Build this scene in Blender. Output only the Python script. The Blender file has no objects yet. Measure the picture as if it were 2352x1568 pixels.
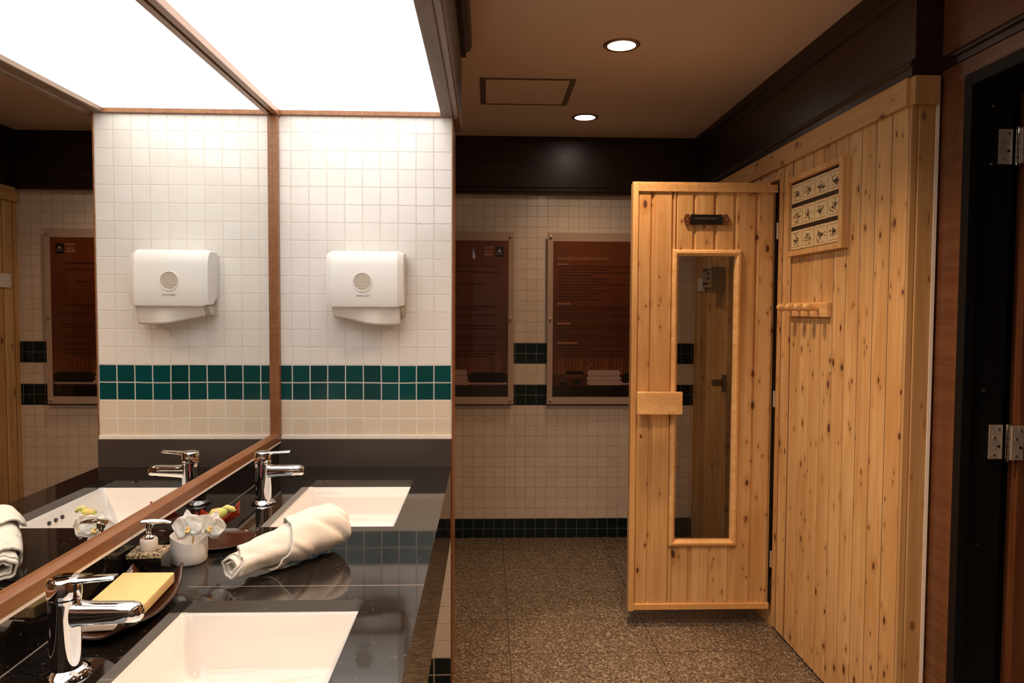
import bpy, bmesh, math, random
from mathutils import Vector, Matrix
random.seed(7)
SC = bpy.context.scene
COL = SC.collection
PI = math.pi

# ------------------------------------------------------------------ nodes
class NT:
    def __init__(s, name):
        s.m = bpy.data.materials.new(name); s.m.use_nodes = True
        s.t = s.m.node_tree; s.n = s.t.nodes
        s.b = s.n['Principled BSDF']; s.out = s.n['Material Output']
        s.geo = None
    def new(s, typ, **kw):
        n = s.n.new(typ)
        for k, v in kw.items(): setattr(n, k, v)
        return n
    def put(s, sock, v):
        if isinstance(v, bpy.types.NodeSocket): s.t.links.new(v, sock)
        elif v is not None: sock.default_value = v
    def math(s, op, a, b=None, c=None):
        n = s.new('ShaderNodeMath', operation=op)
        s.put(n.inputs[0], a)
        if b is not None: s.put(n.inputs[1], b)
        if c is not None: s.put(n.inputs[2], c)
        return n.outputs[0]
    def pos(s):
        if s.geo is None:
            g = s.new('ShaderNodeNewGeometry'); x = s.new('ShaderNodeSeparateXYZ')
            s.t.links.new(g.outputs['Position'], x.inputs[0])
            s.geo = (x.outputs[0], x.outputs[1], x.outputs[2], g)
        return s.geo
    def xyz(s, a, b, c):
        n = s.new('ShaderNodeCombineXYZ')
        for i, v in enumerate((a, b, c)): s.put(n.inputs[i], v)
        return n.outputs[0]
    def noise(s, vec, scale, detail=3, rough=.5, dist=0):
        n = s.new('ShaderNodeTexNoise'); s.put(n.inputs['Vector'], vec)
        n.inputs['Scale'].default_value = scale; n.inputs['Detail'].default_value = detail
        n.inputs['Roughness'].default_value = rough; n.inputs['Distortion'].default_value = dist
        return n.outputs['Fac']
    def white(s, vec):
        n = s.new('ShaderNodeTexWhiteNoise', noise_dimensions='3D'); s.put(n.inputs['Vector'], vec)
        return n.outputs['Value']
    def voro(s, vec, scale, out='Distance', rnd=1.0, feature='F1'):
        n = s.new('ShaderNodeTexVoronoi', feature=feature); s.put(n.inputs['Vector'], vec)
        n.inputs['Scale'].default_value = scale; n.inputs['Randomness'].default_value = rnd
        return n.outputs[out]
    def voro2(s, vec, out='Distance'):
        n = s.new('ShaderNodeTexVoronoi', feature='F1', voronoi_dimensions='2D'); s.put(n.inputs['Vector'], vec)
        n.inputs['Scale'].default_value = 1.0
        return n.outputs[out]
    def mix(s, f, a, b, typ='MIX'):
        n = s.new('ShaderNodeMix', data_type='RGBA', blend_type=typ)
        s.put(n.inputs[0], f)
        for i, v in ((6, a), (7, b)):
            s.put(n.inputs[i], v if not isinstance(v, tuple) else (v + (1,) if len(v) == 3 else v))
        return n.outputs[2]
    def rng(s, v, a, b, c=0.0, d=1.0, smooth=True):
        n = s.new('ShaderNodeMapRange'); n.interpolation_type = 'SMOOTHSTEP' if smooth else 'LINEAR'
        s.put(n.inputs[0], v)
        for i, x in enumerate((a, b, c, d)): n.inputs[i+1].default_value = x
        return n.outputs[0]
    def bump(s, h, strength=.3, dist=.002):
        n = s.new('ShaderNodeBump'); n.inputs['Strength'].default_value = strength
        n.inputs['Distance'].default_value = dist; s.put(n.inputs['Height'], h)
        s.t.links.new(n.outputs[0], s.b.inputs['Normal'])
    def col(s, v):
        s.put(s.b.inputs['Base Color'], v if not isinstance(v, tuple) else v + (1,))
    def set(s, **kw):
        for k, v in kw.items():
            s.put(s.b.inputs[k.replace('_', ' ')], v)
        return s

def lin(r, g, b):
    f = lambda c: (c/255/12.92) if c/255 <= .04045 else ((c/255+.055)/1.055)**2.4
    return (f(r), f(g), f(b))

def plain(name, rgb, rough=.5, metal=0, var=.06, nscale=40, bump=0, **kw):
    t = NT(name); p = t.pos()[3].outputs['Position']
    nz = t.noise(p, nscale, 3)
    t.col(t.mix(nz, tuple(c*(1-var) for c in rgb), tuple(min(1, c*(1+var)) for c in rgb)))
    t.set(Roughness=rough, Metallic=metal, **kw)
    if bump: t.bump(nz, bump, .001)
    return t.m

def tile(name, axis, back=False, gsh=0.0):
    t = NT(name); X, Y, Z, g = t.pos(); p = .0625
    u = X if axis == 'x' else Y
    # slightly wandering joints, as hand-laid mosaic
    w = t.noise(t.xyz(X, Y, Z), 5, 2)
    off = t.math('MULTIPLY', t.math('SUBTRACT', w, .5), .006)
    uu = t.math('DIVIDE', t.math('ADD', t.math('ADD', u, gsh), off), p)
    zz = t.math('DIVIDE', t.math('ADD', t.math('SUBTRACT', 1.18, Z), off), p)
    row = t.math('FLOOR', t.math('DIVIDE', t.math('SUBTRACT', 1.18, Z), p)); colm = t.math('FLOOR', uu)
    def edge(v):
        fr = t.math('FRACT', v)
        return t.math('MINIMUM', fr, t.math('SUBTRACT', 1.0, fr))
    e = t.math('MINIMUM', edge(uu), edge(zz))
    face = t.rng(e, .018, .042)
    def rows(a, b):   # a <= row <= b
        return t.math('MULTIPLY', t.math('GREATER_THAN', row, a-.5), t.math('LESS_THAN', row, b+.5))
    teal = rows(0, 1)
    if back: teal = t.math('MAXIMUM', teal, rows(4, 5))
    teal = t.math('MAXIMUM', teal, rows(17, 30))
    beige = rows(2, 3)
    rn = t.white(t.xyz(colm, row, 3.0))
    base = t.mix(rn, (.80, .765, .72), (.84, .81, .77))
    if back: base = t.mix(rn, (.78, .665, .54), (.83, .72, .60))  # back-wall tile browned: warm, dim light put into its colour
    base = t.mix(beige, base, t.mix(rn, (.72, .61, .47), (.78, .68, .55)))
    tl = ((.0, .045, .048), (.0, .066, .070)) if not back else ((.0, .010, .012), (.0, .017, .020))  # same teal near black on the back wall, dim light painted in
    base = t.mix(teal, base, t.mix(rn, *tl))
    base = t.mix(rows(17, 30), base, (.0, .012, .014))
    grout = t.mix(teal, (.74, .70, .64), (.62, .60, .55))
    grout = t.mix(beige, grout, (.84, .80, .72))
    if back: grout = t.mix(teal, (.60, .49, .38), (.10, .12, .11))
    dirt = t.noise(t.xyz(X, Y, Z), 30, 4)
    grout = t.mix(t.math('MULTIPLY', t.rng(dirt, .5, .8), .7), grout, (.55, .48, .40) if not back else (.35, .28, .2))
    t.col(t.mix(face, grout, base))
    t.set(Roughness=t.rng(face, 0, 1, .75, .13), Specular_IOR_Level=.5)
    tilt = t.math('MULTIPLY', t.math('SUBTRACT', rn, .5), t.math('FRACT', uu))
    h = t.math('ADD', face, t.math('MULTIPLY', tilt, .5))
    h = t.math('ADD', h, t.math('MULTIPLY', t.noise(t.xyz(X, Y, Z), 14, 2), 1.0))
    t.bump(h, .5, .0012)
    return t.m

def pine(name, axis='y', pitch=.09, off=0.0, vertical=True, tone=1.0, knots=1.0, joint=0.0):
    """axis = direction across the boards; grain along z (vertical) or along the other axis"""
    t = NT(name); X, Y, Z, g = t.pos()
    A = {'x': X, 'y': Y, 'z': Z}[axis]
    L = Z if vertical else (Y if axis == 'z' else X)
    O = Y if (vertical and axis == 'x') else X
    idx = t.math('FLOOR', t.math('DIVIDE', t.math('SUBTRACT', A, off), pitch))
    r1 = t.white(t.xyz(idx, 1.7, .3)); r2 = t.white(t.xyz(idx, 9.2, 4.1))
    Ls = t.math('ADD', L, t.math('MULTIPLY', r1, 13.0))
    # knots: sparse stretched cells
    kv = t.xyz(t.math('MULTIPLY', A, 13), t.math('MULTIPLY', Ls, 6.5), t.math('MULTIPLY', O, 2))
    kd = t.voro2(kv); kc = t.voro2(kv, 'Color')
    sep = t.new('ShaderNodeSeparateColor'); t.t.links.new(kc, sep.inputs[0])
    has = t.math('GREATER_THAN', sep.outputs[0], .50)
    size = t.math('MULTIPLY_ADD', t.math('POWER', sep.outputs[1], 2.0), .10, .038)
    core = t.math('MULTIPLY', has, t.math('SUBTRACT', 1.0, t.rng(t.math('DIVIDE', kd, size), .55, 1.15)))
    halo = t.math('MULTIPLY', has, t.math('SUBTRACT', 1.0, t.rng(t.math('DIVIDE', kd, size), .8, 3.2)))
    # grain
    gv = t.xyz(t.math('MULTIPLY', A, 34), t.math('MULTIPLY', Ls, 1.1), t.math('MULTIPLY', O, 34))
    n1 = t.noise(gv, 1.0, 4, .55, .6)
    rings = t.math('SINE', t.math('ADD', t.math('MULTIPLY', n1, 24), t.math('MULTIPLY', halo, 5)))
    rings = t.rng(rings, -1, 1)
    fv = t.xyz(t.math('MULTIPLY', A, 420), t.math('MULTIPLY', Ls, 9), t.math('MULTIPLY', O, 420))
    n2 = t.noise(fv, 1.0, 2)
    big = t.noise(t.xyz(t.math('MULTIPLY', A, 9), t.math('MULTIPLY', Ls, 1.6), idx), 1.0, 3)
    c1 = tuple(c*tone for c in (.82, .54, .255)); c2 = tuple(c*tone for c in (.64, .36, .13))
    c = t.mix(t.math('MULTIPLY', rings, .62), c1, c2)
    c = t.mix(t.math('MULTIPLY', t.rng(big, .42, .70), .65), c, tuple(v*tone for v in (.56, .28, .085)))
    c = t.mix(t.math('MULTIPLY', r2, .5), c, tuple(v*tone for v in (.56, .30, .11)))
    c = t.mix(t.math('MULTIPLY', n2, .18), c, tuple(v*tone for v in (.50, .27, .10)))
    if knots:
        c = t.mix(t.math('MULTIPLY', halo, .45*knots), c, (.42, .20, .07))
        c = t.mix(t.math('MULTIPLY', core, .93*knots), c, (.085, .025, .008))
    if knots:
        kv2 = t.xyz(t.math('MULTIPLY_ADD', A, 21, 7.3), t.math('MULTIPLY', Ls, 9.0), 0.0)
        d2_ = t.voro2(kv2); s2 = t.new('ShaderNodeSeparateColor'); t.t.links.new(t.voro2(kv2, 'Color'), s2.inputs[0])
        tiny = t.math('MULTIPLY', t.math('GREATER_THAN', s2.outputs[0], .76), t.rng(d2_, .05, .09, 1, 0))
        glow = t.math('MULTIPLY', t.math('GREATER_THAN', s2.outputs[0], .70), t.rng(d2_, .08, .34, 1, 0))
        c = t.mix(t.math('MULTIPLY', glow, .35), c, (.44, .21, .07)); c = t.mix(t.math('MULTIPLY', tiny, .75*knots), c, (.16, .055, .018))
    if joint:                                   # groove shade painted dark along the board joints
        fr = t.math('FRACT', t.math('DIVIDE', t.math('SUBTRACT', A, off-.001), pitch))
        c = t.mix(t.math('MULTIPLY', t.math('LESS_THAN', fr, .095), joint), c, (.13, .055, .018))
    t.col(c); t.set(Roughness=.5, Specular_IOR_Level=.35)
    t.bump(t.math('ADD', rings, n2), .12, .0006)
    return t.m

def darkwood(name, a, b, rough=.32, sx=4, sy=4, sz=40, coat=0.0):
    t = NT(name); X, Y, Z, g = t.pos()
    v = t.xyz(t.math('MULTIPLY', X, sx), t.math('MULTIPLY', Y, sy), t.math('MULTIPLY', Z, sz))
    n = t.noise(v, 1.0, 5, .6, .4); f = t.noise(v, 7.0, 3)
    c = t.mix(t.rng(n, .3, .7), a, b); c = t.mix(t.math('MULTIPLY', f, .35), c, tuple(x*.55 for x in a))
    t.col(c); t.set(Roughness=t.math('MULTIPLY_ADD', f, .12, rough-.06), Coat_Weight=coat, Coat_Roughness=.12)
    t.bump(f, .25, .0008)
    return t.m

def granite_floor():
    t = NT('speckled_granite_floor'); X, Y, Z, g = t.pos(); P = g.outputs['Position']
    a = t.noise(P, 95, 5, .7); b = t.voro(P, 150, 'Color')
    sp = t.new('ShaderNodeSeparateColor'); t.t.links.new(b, sp.inputs[0])
    c = t.mix(t.rng(a, .36, .66), (.045, .032, .022), (.27, .21, .15))
    c = t.mix(t.math('MULTIPLY', t.math('GREATER_THAN', sp.outputs[0], .8), .7), c, (.42, .35, .26))
    c = t.mix(t.math('MULTIPLY', t.math('LESS_THAN', sp.outputs[1], .22), .75), c, (.04, .028, .02))
    big = t.noise(P, 3, 3); c = t.mix(t.math('MULTIPLY', big, .35), c, (.09, .062, .042))
    def joint(v, o, p):
        fr = t.math('FRACT', t.math('DIVIDE', t.math('SUBTRACT', v, o), p))
        return t.math('MINIMUM', fr, t.math('SUBTRACT', 1.0, fr))
    j1 = t.math('LESS_THAN', t.math('MULTIPLY', joint(X, .094, .6), .6), .0016)
    j2 = t.math('LESS_THAN', t.math('MULTIPLY', joint(Y, 3.51, .32), .32), .0016)
    j = t.math('MAXIMUM', j1, j2)
    t.col(t.mix(j, c, (.02, .014, .01)))
    t.set(Roughness=t.math('MULTIPLY_ADD', a, .25, .28), Specular_IOR_Level=.5)
    t.bump(t.math('SUBTRACT', t.math('MULTIPLY', a, .3), j), .3, .001)
    return t.m

def black_granite():
    t = NT('polished_black_granite'); X, Y, Z, g = t.pos(); P = g.outputs['Position']
    n = t.noise(P, 420, 3, .7); b = t.voro(P, 260, 'Color')
    sp = t.new('ShaderNodeSeparateColor'); t.t.links.new(b, sp.inputs[0])
    c = t.mix(t.rng(n, .4, .75), (.005, .004, .0035), (.024, .020, .017))
    c = t.mix(t.math('MULTIPLY', t.math('GREATER_THAN', sp.outputs[0], .992), .3), c, (.2, .17, .15))
    t.col(c); t.set(Roughness=.045, IOR=1.75)
    return t.m

def emit(name, rgb, s):
    t = NT(name); t.col((.8, .8, .8)); t.set(Emission_Color=rgb + (1,), Emission_Strength=s); return t.m

def glass(name, tint=.82, refl=1.0):
    t = NT(name); t.n.remove(t.b)
    tr = t.new('ShaderNodeBsdfTransparent'); tr.inputs[0].default_value = (tint, tint*.97, tint*.93, 1)
    gl = t.new('ShaderNodeBsdfGlossy'); gl.inputs['Roughness'].default_value = .01
    fr = t.new('ShaderNodeFresnel'); fr.inputs[0].default_value = 1.5
    mx = t.new('ShaderNodeMixShader'); t.t.links.new(fr.outputs[0], mx.inputs[0])
    t.t.links.new(tr.outputs[0], mx.inputs[1]); t.t.links.new(gl.outputs[0], mx.inputs[2])
    t.t.links.new(mx.outputs[0], t.out.inputs[0])
    return t.m

M = {}
M['tile_front'] = tile('white_mosaic_with_teal_band', 'x', gsh=.0025)
M['tile_side'] = tile('white_mosaic_side', 'y')
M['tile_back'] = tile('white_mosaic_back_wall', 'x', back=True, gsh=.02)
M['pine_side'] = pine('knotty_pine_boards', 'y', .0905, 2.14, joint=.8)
M['pine_door'] = pine('knotty_pine_door_boards', 'x', .09, .624, tone=.93)
M['pine_rail'] = pine('knotty_pine_rail', 'z', .4, 1.9, vertical=False, tone=.95, knots=.8)
M['pine_railx'] = pine('pine_crosspiece', 'z', .4, 0, vertical=False, tone=1.0, knots=.5)
M['pine_post'] = pine('pine_post', 'x', .2, 1.1, tone=.8, knots=.7)
M['pine_clear'] = pine('clear_pale_pine', 'z', .5, 0, vertical=False, tone=1.12, knots=0)
M['pine_stile'] = pine('pale_pine_strip', 'x', .5, 0, tone=1.02, knots=0)
M['pine_stile_y'] = pine('pale_pine_strip_side', 'y', .5, .2, tone=1.02, knots=.5)
M['fascia'] = darkwood('dark_stained_fascia', (.014, .0065, .004), (.036, .015, .008), .36, 3, 3, 50)
M['casing'] = darkwood('red_brown_casing', (.13, .042, .015), (.19, .07, .027), .38, 50, 50, 3)
M['casing_h'] = darkwood('red_brown_head_casing', (.13, .045, .018), (.19, .075, .03), .38, 50, 3, 50)
M['jamb'] = plain('black_painted_jamb', (.004, .004, .004), .5, Specular_IOR_Level=.25)
M['oak'] = darkwood('light_brown_frame', (.24, .09, .03), (.34, .145, .055), .35, 50, 4, 50)
M['beamwood'] = darkwood('brown_soffit_wood', (.17, .10, .062), (.25, .155, .10), .5, 30, 3, 30)
M['ceiling'] = plain('warm_white_ceiling_paint', (.86, .70, .575), .8, var=.02, nscale=6)
M['plaster'] = plain('plain_wall_paint', (.35, .27, .2), .8)
M['floor'] = granite_floor()
M['granite'] = black_granite()
def splash_mat():
    t = NT('honed_dark_granite_upstand'); P = t.pos()[3].outputs['Position']
    n = t.noise(P, 300, 3, .7)
    t.col(t.mix(t.rng(n, .3, .7), (.045, .034, .03), (.085, .066, .056))); t.set(Roughness=.3)
    return t.m
M['splash'] = splash_mat()
M['ceramic'] = plain('white_glazed_ceramic', (.85, .82, .78), .08, var=.01)
M['chrome'] = plain('polished_chrome', (.86, .86, .87), .04, 1, var=.01)
M['steel'] = plain('brushed_steel', (.62, .52, .44), .42, .6)
M['mirror'] = plain('silvered_mirror', (.93, .93, .91), .0, 1, var=.0)
M['plastic'] = plain('white_plastic', (.86, .84, .81), .28, var=.01)
M['plastic_side'] = plain('cream_plastic', (.72, .66, .60), .35, var=.01)
M['paper'] = plain('white_paper', (.86, .82, .77), .85, var=.03, nscale=60, bump=.2)
M['grey_ink'] = plain('grey_ink', (.25, .23, .22), .6)
M['brown_ink'] = plain('dark_brown_ink', (.10, .06, .04), .6)
M['joint'] = plain('pale_joint_line', (.34, .29, .25), .5)
M['seal'] = plain('white_sealant', (.9, .84, .76), .6)
M['black'] = plain('black_plastic', (.008, .008, .008), .35)
M['black_gloss'] = plain('black_glossy_glass', (.006, .005, .004), .04)
M['red_lacquer'] = plain('red_lacquer', (.24, .022, .008), .15)
M['brown_lacquer'] = plain('dark_brown_lacquer', (.055, .02, .01), .16, var=.3, nscale=18)
M['brown_rim'] = plain('worn_brown_rim', (.3, .14, .07), .3)
M['soap'] = plain('cream_yellow_soap', (.86, .62, .27), .45, var=.10, nscale=25, bump=.3)
M['white_soap'] = plain('white_wrapped_soap', (.86, .78, .68), .4)
def terry():
    t = NT('white_terry_cloth'); P = t.pos()[3].outputs['Position']
    n = t.noise(P, 700, 2); m_ = t.noise(P, 60, 3)
    t.col(t.mix(n, (.80, .75, .66), (.88, .84, .77))); t.set(Roughness=.95, Sheen_Weight=.3)
    t.bump(t.math('ADD', n, t.math('MULTIPLY', m_, 1.5)), .55, .0015); return t.m
M['terry'] = terry()
def petal():
    t = NT('white_orchid_petal'); P = t.pos()[3].outputs['Position']
    t.col(t.mix(t.noise(P, 90, 2), (.93, .89, .83), (.97, .95, .91)))
    t.set(Roughness=.55, Subsurface_Weight=.25, Subsurface_Scale=.01); return t.m
M['petal'] = petal()
M['lip'] = plain('yellow_orchid_throat', (.85, .62, .25), .5)
def bud():
    t = NT('green_orange_bud'); P = t.pos()[3].outputs['Position']
    t.col(t.mix(t.rng(t.noise(P, 45, 2), .4, .6), (.50, .58, .12), (.78, .50, .18))); t.set(Roughness=.45); return t.m
M['bud'] = bud()
M['yellow_green'] = plain('yellow_green_tip', (.70, .66, .22), .45)
def mottled():
    t = NT('mottled_shell_inlay'); P = t.pos()[3].outputs['Position']
    n = t.noise(P, 170, 4, .7, 1.2)
    c = t.mix(t.rng(n, .46, .54), (.03, .02, .012), (.62, .50, .33))
    t.col(c); t.set(Roughness=.15); return t.m
M['mottled'] = mottled()
M['acrylic_border'] = plain('beige_backed_acrylic', (.52, .39, .30), .06, var=.02, Coat_Weight=.6)
def poster_print():
    t = NT('printed_brown_poster'); X, Y, Z, g = t.pos(); P = g.outputs['Position']
    base = t.mix(t.rng(Z, 1.1, 1.8, 0, 1), (.085, .022, .008), (.16, .040, .013))
    pl = t.math('FRACT', t.math('DIVIDE', X, .022)); ln = t.math('GREATER_THAN', pl, .86)
    rn = t.white(t.xyz(t.math('FLOOR', t.math('DIVIDE', X, .022)), 2.0, 5.0))
    wood = t.mix(rn, (.10, .028, .009), (.20, .062, .020)); wood = t.mix(ln, wood, (.04, .012, .005))
    c = t.mix(t.rng(Z, 1.0, 1.22, 1, 0), base, wood)
    c = t.mix(t.math('LESS_THAN', Z, .995), c, (.06, .018, .008))
    c = t.mix(t.math('LESS_THAN', Z, .925), c, (.006, .004, .003))
    t.col(c); t.set(Roughness=.3, Coat_Weight=.8, Coat_Roughness=.03); return t.m
M['print'] = poster_print()
M['print_text'] = plain('dark_print_ink', (.035, .009, .004), .4)
M['print_head'] = plain('pale_print_ink', (.42, .19, .12), .4)
M['print_black'] = plain('black_print_ink', (.012, .009, .007), .3)
M['print_towel'] = plain('printed_towel_pale', (.42, .28, .24), .4)
M['print_wood'] = plain('printed_wood_orange', (.22, .08, .03), .4)
M['card'] = plain('cream_printed_card', (.78, .62, .36), .5, var=.12, nscale=70)
M['case'] = plain('grey_control_case', (.18, .16, .13), .35)
M['casefront'] = plain('grey_control_face', (.34, .30, .26), .4)
M['glass'] = glass('door_glass', .78)
M['panel_line'] = plain('dark_brown_hatch_edge', (.16, .105, .075), .6)
M['diffuser'] = emit('opal_light_panel', (1.0, .955, .90), 3.05)
M['lamp'] = emit('warm_lamp', (1.0, .86, .72), 30)
M['ring'] = plain('dark_downlight_ring', (.30, .2, .14), .3, .6)

# ------------------------------------------------------------------ mesh helpers
def bx(bm, x0, x1, y0, y1, z0, z1, bev=0, seg=2):
    r = bmesh.ops.create_cube(bm, size=1)
    vs = r['verts']
    for v in vs:
        v.co = Vector(((x0+x1)/2 + v.co.x*(x1-x0), (y0+y1)/2 + v.co.y*(y1-y0), (z0+z1)/2 + v.co.z*(z1-z0)))
    if bev:
        es = list({e for v in vs for e in v.link_edges})
        bmesh.ops.bevel(bm, geom=es, offset=bev, segments=seg, affect='EDGES', profile=.7)
def B(*a, **k):
    bm = bmesh.new(); bx(bm, *a, **k); return bm
def boxes(*lst, bev=0):
    bm = bmesh.new()
    for l in lst: bx(bm, *l, bev=bev)
    return bm
def tube(bm, pts, rads, seg=16, cap=True, sx=1.0):
    rings = []
    pts = [Vector(p) for p in pts]
    up = Vector((0, 0, 1))
    for i, p in enumerate(pts):
        d = (pts[min(i+1, len(pts)-1)] - pts[max(i-1, 0)]).normalized()
        a = d.cross(up)
        if a.length < 1e-3: a = d.cross(Vector((0, 1, 0)))
        a.normalize(); b = a.cross(d).normalized()
        r = rads[i] if hasattr(rads, '__len__') else rads
        rings.append([bm.verts.new(p + a*math.cos(2*PI*k/seg)*r*sx + b*math.sin(2*PI*k/seg)*r) for k in range(seg)])
    for i in range(len(rings)-1):
        for k in range(seg):
            bm.faces.new((rings[i][k], rings[i][(k+1) % seg], rings[i+1][(k+1) % seg], rings[i+1][k]))
    if cap:
        bm.faces.new(rings[0][::-1]); bm.faces.new(rings[-1])
def lathe(bm, prof, c=(0, 0, 0), seg=40, cap0=False, cap1=False):
    rings = []
    for r, z in prof:
        rings.append([bm.verts.new((c[0]+r*math.cos(2*PI*k/seg), c[1]+r*math.sin(2*PI*k/seg), c[2]+z)) for k in range(seg)])
    for i in range(len(rings)-1):
        for k in range(seg):
            bm.faces.new((rings[i][k], rings[i][(k+1) % seg], rings[i+1][(k+1) % seg], rings[i+1][k]))
    if cap0: bm.faces.new(rings[0][::-1])
    if cap1: bm.faces.new(rings[-1])
def prism_y(bm, pts, y0, y1):
    """closed profile pts (x,z) extruded along y"""
    a = [bm.verts.new((p[0], y0, p[1])) for p in pts]; b = [bm.verts.new((p[0], y1, p[1])) for p in pts]
    n = len(pts)
    for i in range(n): bm.faces.new((a[i], a[(i+1) % n], b[(i+1) % n], b[i]))
    bm.faces.new(a[::-1]); bm.faces.new(b)
def prism_x(bm, pts, x0, x1):
    a = [bm.verts.new((x0, p[0], p[1])) for p in pts]; b = [bm.verts.new((x1, p[0], p[1])) for p in pts]
    n = len(pts)
    for i in range(n): bm.faces.new((a[i], a[(i+1) % n], b[(i+1) % n], b[i]))
    bm.faces.new(a[::-1]); bm.faces.new(b)
def plate(bm, x0, x1, y0, y1, z0, z1, holes):
    xs = sorted({x0, x1} | {h[0] for h in holes} | {h[1] for h in holes})
    ys = sorted({y0, y1} | {h[2] for h in holes} | {h[3] for h in holes})
    def solid(i, j):
        if i < 0 or j < 0 or i >= len(xs)-1 or j >= len(ys)-1: return False
        cx, cy = (xs[i]+xs[i+1])/2, (ys[j]+ys[j+1])/2
        return not any(h[0] < cx < h[1] and h[2] < cy < h[3] for h in holes)
    V = {}
    def v(i, j, k):
        if (i, j, k) not in V: V[(i, j, k)] = bm.verts.new((xs[i], ys[j], (z0, z1)[k]))
        return V[(i, j, k)]
    for i in range(len(xs)-1):
        for j in range(len(ys)-1):
            if not solid(i, j): continue
            bm.faces.new((v(i, j, 1), v(i+1, j, 1), v(i+1, j+1, 1), v(i, j+1, 1)))
            bm.faces.new((v(i, j+1, 0), v(i+1, j+1, 0), v(i+1, j, 0), v(i, j, 0)))
            for (di, dj, a, b) in ((-1, 0, (i, j+1), (i, j)), (1, 0, (i+1, j), (i+1, j+1)), (0, -1, (i, j), (i+1, j)), (0, 1, (i+1, j+1), (i, j+1))):
                if not solid(i+di, j+dj):
                    bm.faces.new((v(*a, 0), v(*b, 0), v(*b, 1), v(*a, 1)))

def tag(o, label=None, cat=None, group=None, kind=None):
    if label: o['label'] = label
    if cat: o['category'] = cat
    if group: o['group'] = group
    if kind: o['kind'] = kind
    return o
def obj(name, bm, m, parent=None, smooth=False, ang=.6):
    """bm in world coordinates; the origin is moved to the bottom centre"""
    bmesh.ops.recalc_face_normals(bm, faces=bm.faces)
    xs = [v.co.x for v in bm.verts]; ys = [v.co.y for v in bm.verts]; zs = [v.co.z for v in bm.verts]
    c = Vector(((min(xs)+max(xs))/2, (min(ys)+max(ys))/2, min(zs)))
    for v in bm.verts: v.co -= c
    if smooth:
        for f in bm.faces: f.smooth = True
        for e in bm.edges:
            if len(e.link_faces) == 2 and e.calc_face_angle() > ang: e.smooth = False
    me = bpy.data.meshes.new(name); bm.to_mesh(me); bm.free()
    o = bpy.data.objects.new(name, me); COL.objects.link(o)
    me.materials.append(M[m] if isinstance(m, str) else m)
    if parent:
        o.parent = parent; o.location = c - WP[parent.name]
    else: o.location = c
    WP[o.name] = c
    return o
WP = {}
def thing(name, loc, label, cat, group=None, kind=None):
    o = bpy.data.objects.new(name, None); COL.objects.link(o); o.location = loc; o.empty_display_size = .05
    WP[o.name] = Vector(loc)
    return tag(o, label, cat, group, kind)
def struct(name, bm, m, label, cat='wall', smooth=False):
    return tag(obj(name, bm, m, None, smooth), label, cat, kind='structure')
def copy_thing(root, delta, label=None):
    r = root.copy(); COL.objects.link(r); r.location = root.location + Vector(delta)
    if label: r['label'] = label
    for ch in list(root.children):
        c = ch.copy(); COL.objects.link(c); c.parent = r
        for g in ch.children:
            d = g.copy(); COL.objects.link(d); d.parent = c
    return r
def text_mesh(body, size, loc, rot, ext=.0004, align='LEFT', width=None):
    cu = bpy.data.curves.new('lettering', 'FONT'); cu.body = body; cu.size = size; cu.extrude = ext; cu.align_x = align
    cu.resolution_u = 3
    o = bpy.data.objects.new('lettering', cu); COL.objects.link(o)
    bpy.context.view_layer.update()
    dg = bpy.context.evaluated_depsgraph_get()
    me = bpy.data.meshes.new_from_object(o.evaluated_get(dg))
    bpy.data.objects.remove(o); bpy.data.curves.remove(cu)
    bm = bmesh.new(); bm.from_mesh(me); bpy.data.meshes.remove(me)
    if width and bm.verts:
        w = max(v.co.x for v in bm.verts) - min(v.co.x for v in bm.verts)
        for v in bm.verts: v.co.x *= width/w
    bm.transform(Matrix.Translation(loc) @ rot.to_4x4())
    return bm
RFRONT = Matrix.Rotation(PI/2, 3, 'X')   # text facing -Y, reading along +X

# ------------------------------------------------------------------ dimensions
CEIL, BACK, SX, PX, PY = 2.395, 4.36, 1.242, -.127, 2.60
FZ = -.0

# ------------------------------------------------------------------ shell
struct('floor', B(-1.45, 3.0, -1.6, 4.5, -.06, 0), 'floor', 'brown speckled granite tile floor with thin dark joints', 'floor')
struct('ceiling', B(-1.45, 3.0, -1.6, 4.5, CEIL, CEIL+.06), 'ceiling', 'plain warm painted ceiling above the passage', 'ceiling')
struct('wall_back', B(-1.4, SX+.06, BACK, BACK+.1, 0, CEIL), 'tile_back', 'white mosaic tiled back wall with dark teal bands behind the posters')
struct('wall_left', B(-.90, -.76, -1.55, PY, 0, CEIL), 'plaster', 'wall behind the big mirror')
struct('wall_far_left', B(-1.45, -1.4, PY+.02, 4.46, 0, CEIL), 'tile_side', 'tiled side wall hidden behind the partition')
struct('wall_partition', boxes((-1.4, PX, PY, PY+.18, 0, CEIL)), 'tile_front', 'bright white mosaic partition with teal band, the paper dispenser on it')
struct('wall_rear', B(-1.45, 3.0, -1.6, -1.5, 0, CEIL), 'plaster', 'plain wall behind the viewer')
struct('trim_1', boxes((PX, PX+.004, PY-.004, PY+.184, .0, 2.05)), 'oak', 'thin brown corner strip on the edge of the tiled partition', 'trim')
struct('trim_2', boxes((-.745, PX, PY-.006, PY, .918, .930)), 'seal', 'white grout line above the dark upstand on the partition', 'trim')

# dark fascia over the back wall, with its lower moulding
bm = bmesh.new()
prism_x(bm, [(BACK, CEIL), (BACK-.03, CEIL), (BACK-.03, 2.10), (BACK-.045, 2.09), (BACK-.045, 2.075), (BACK-.035, 2.068), (BACK-.035, 2.06), (BACK, 2.06)], -1.4, SX)
struct('trim_3', bm, 'fascia', 'dark stained wooden fascia along the top of the back wall', 'fascia')
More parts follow.
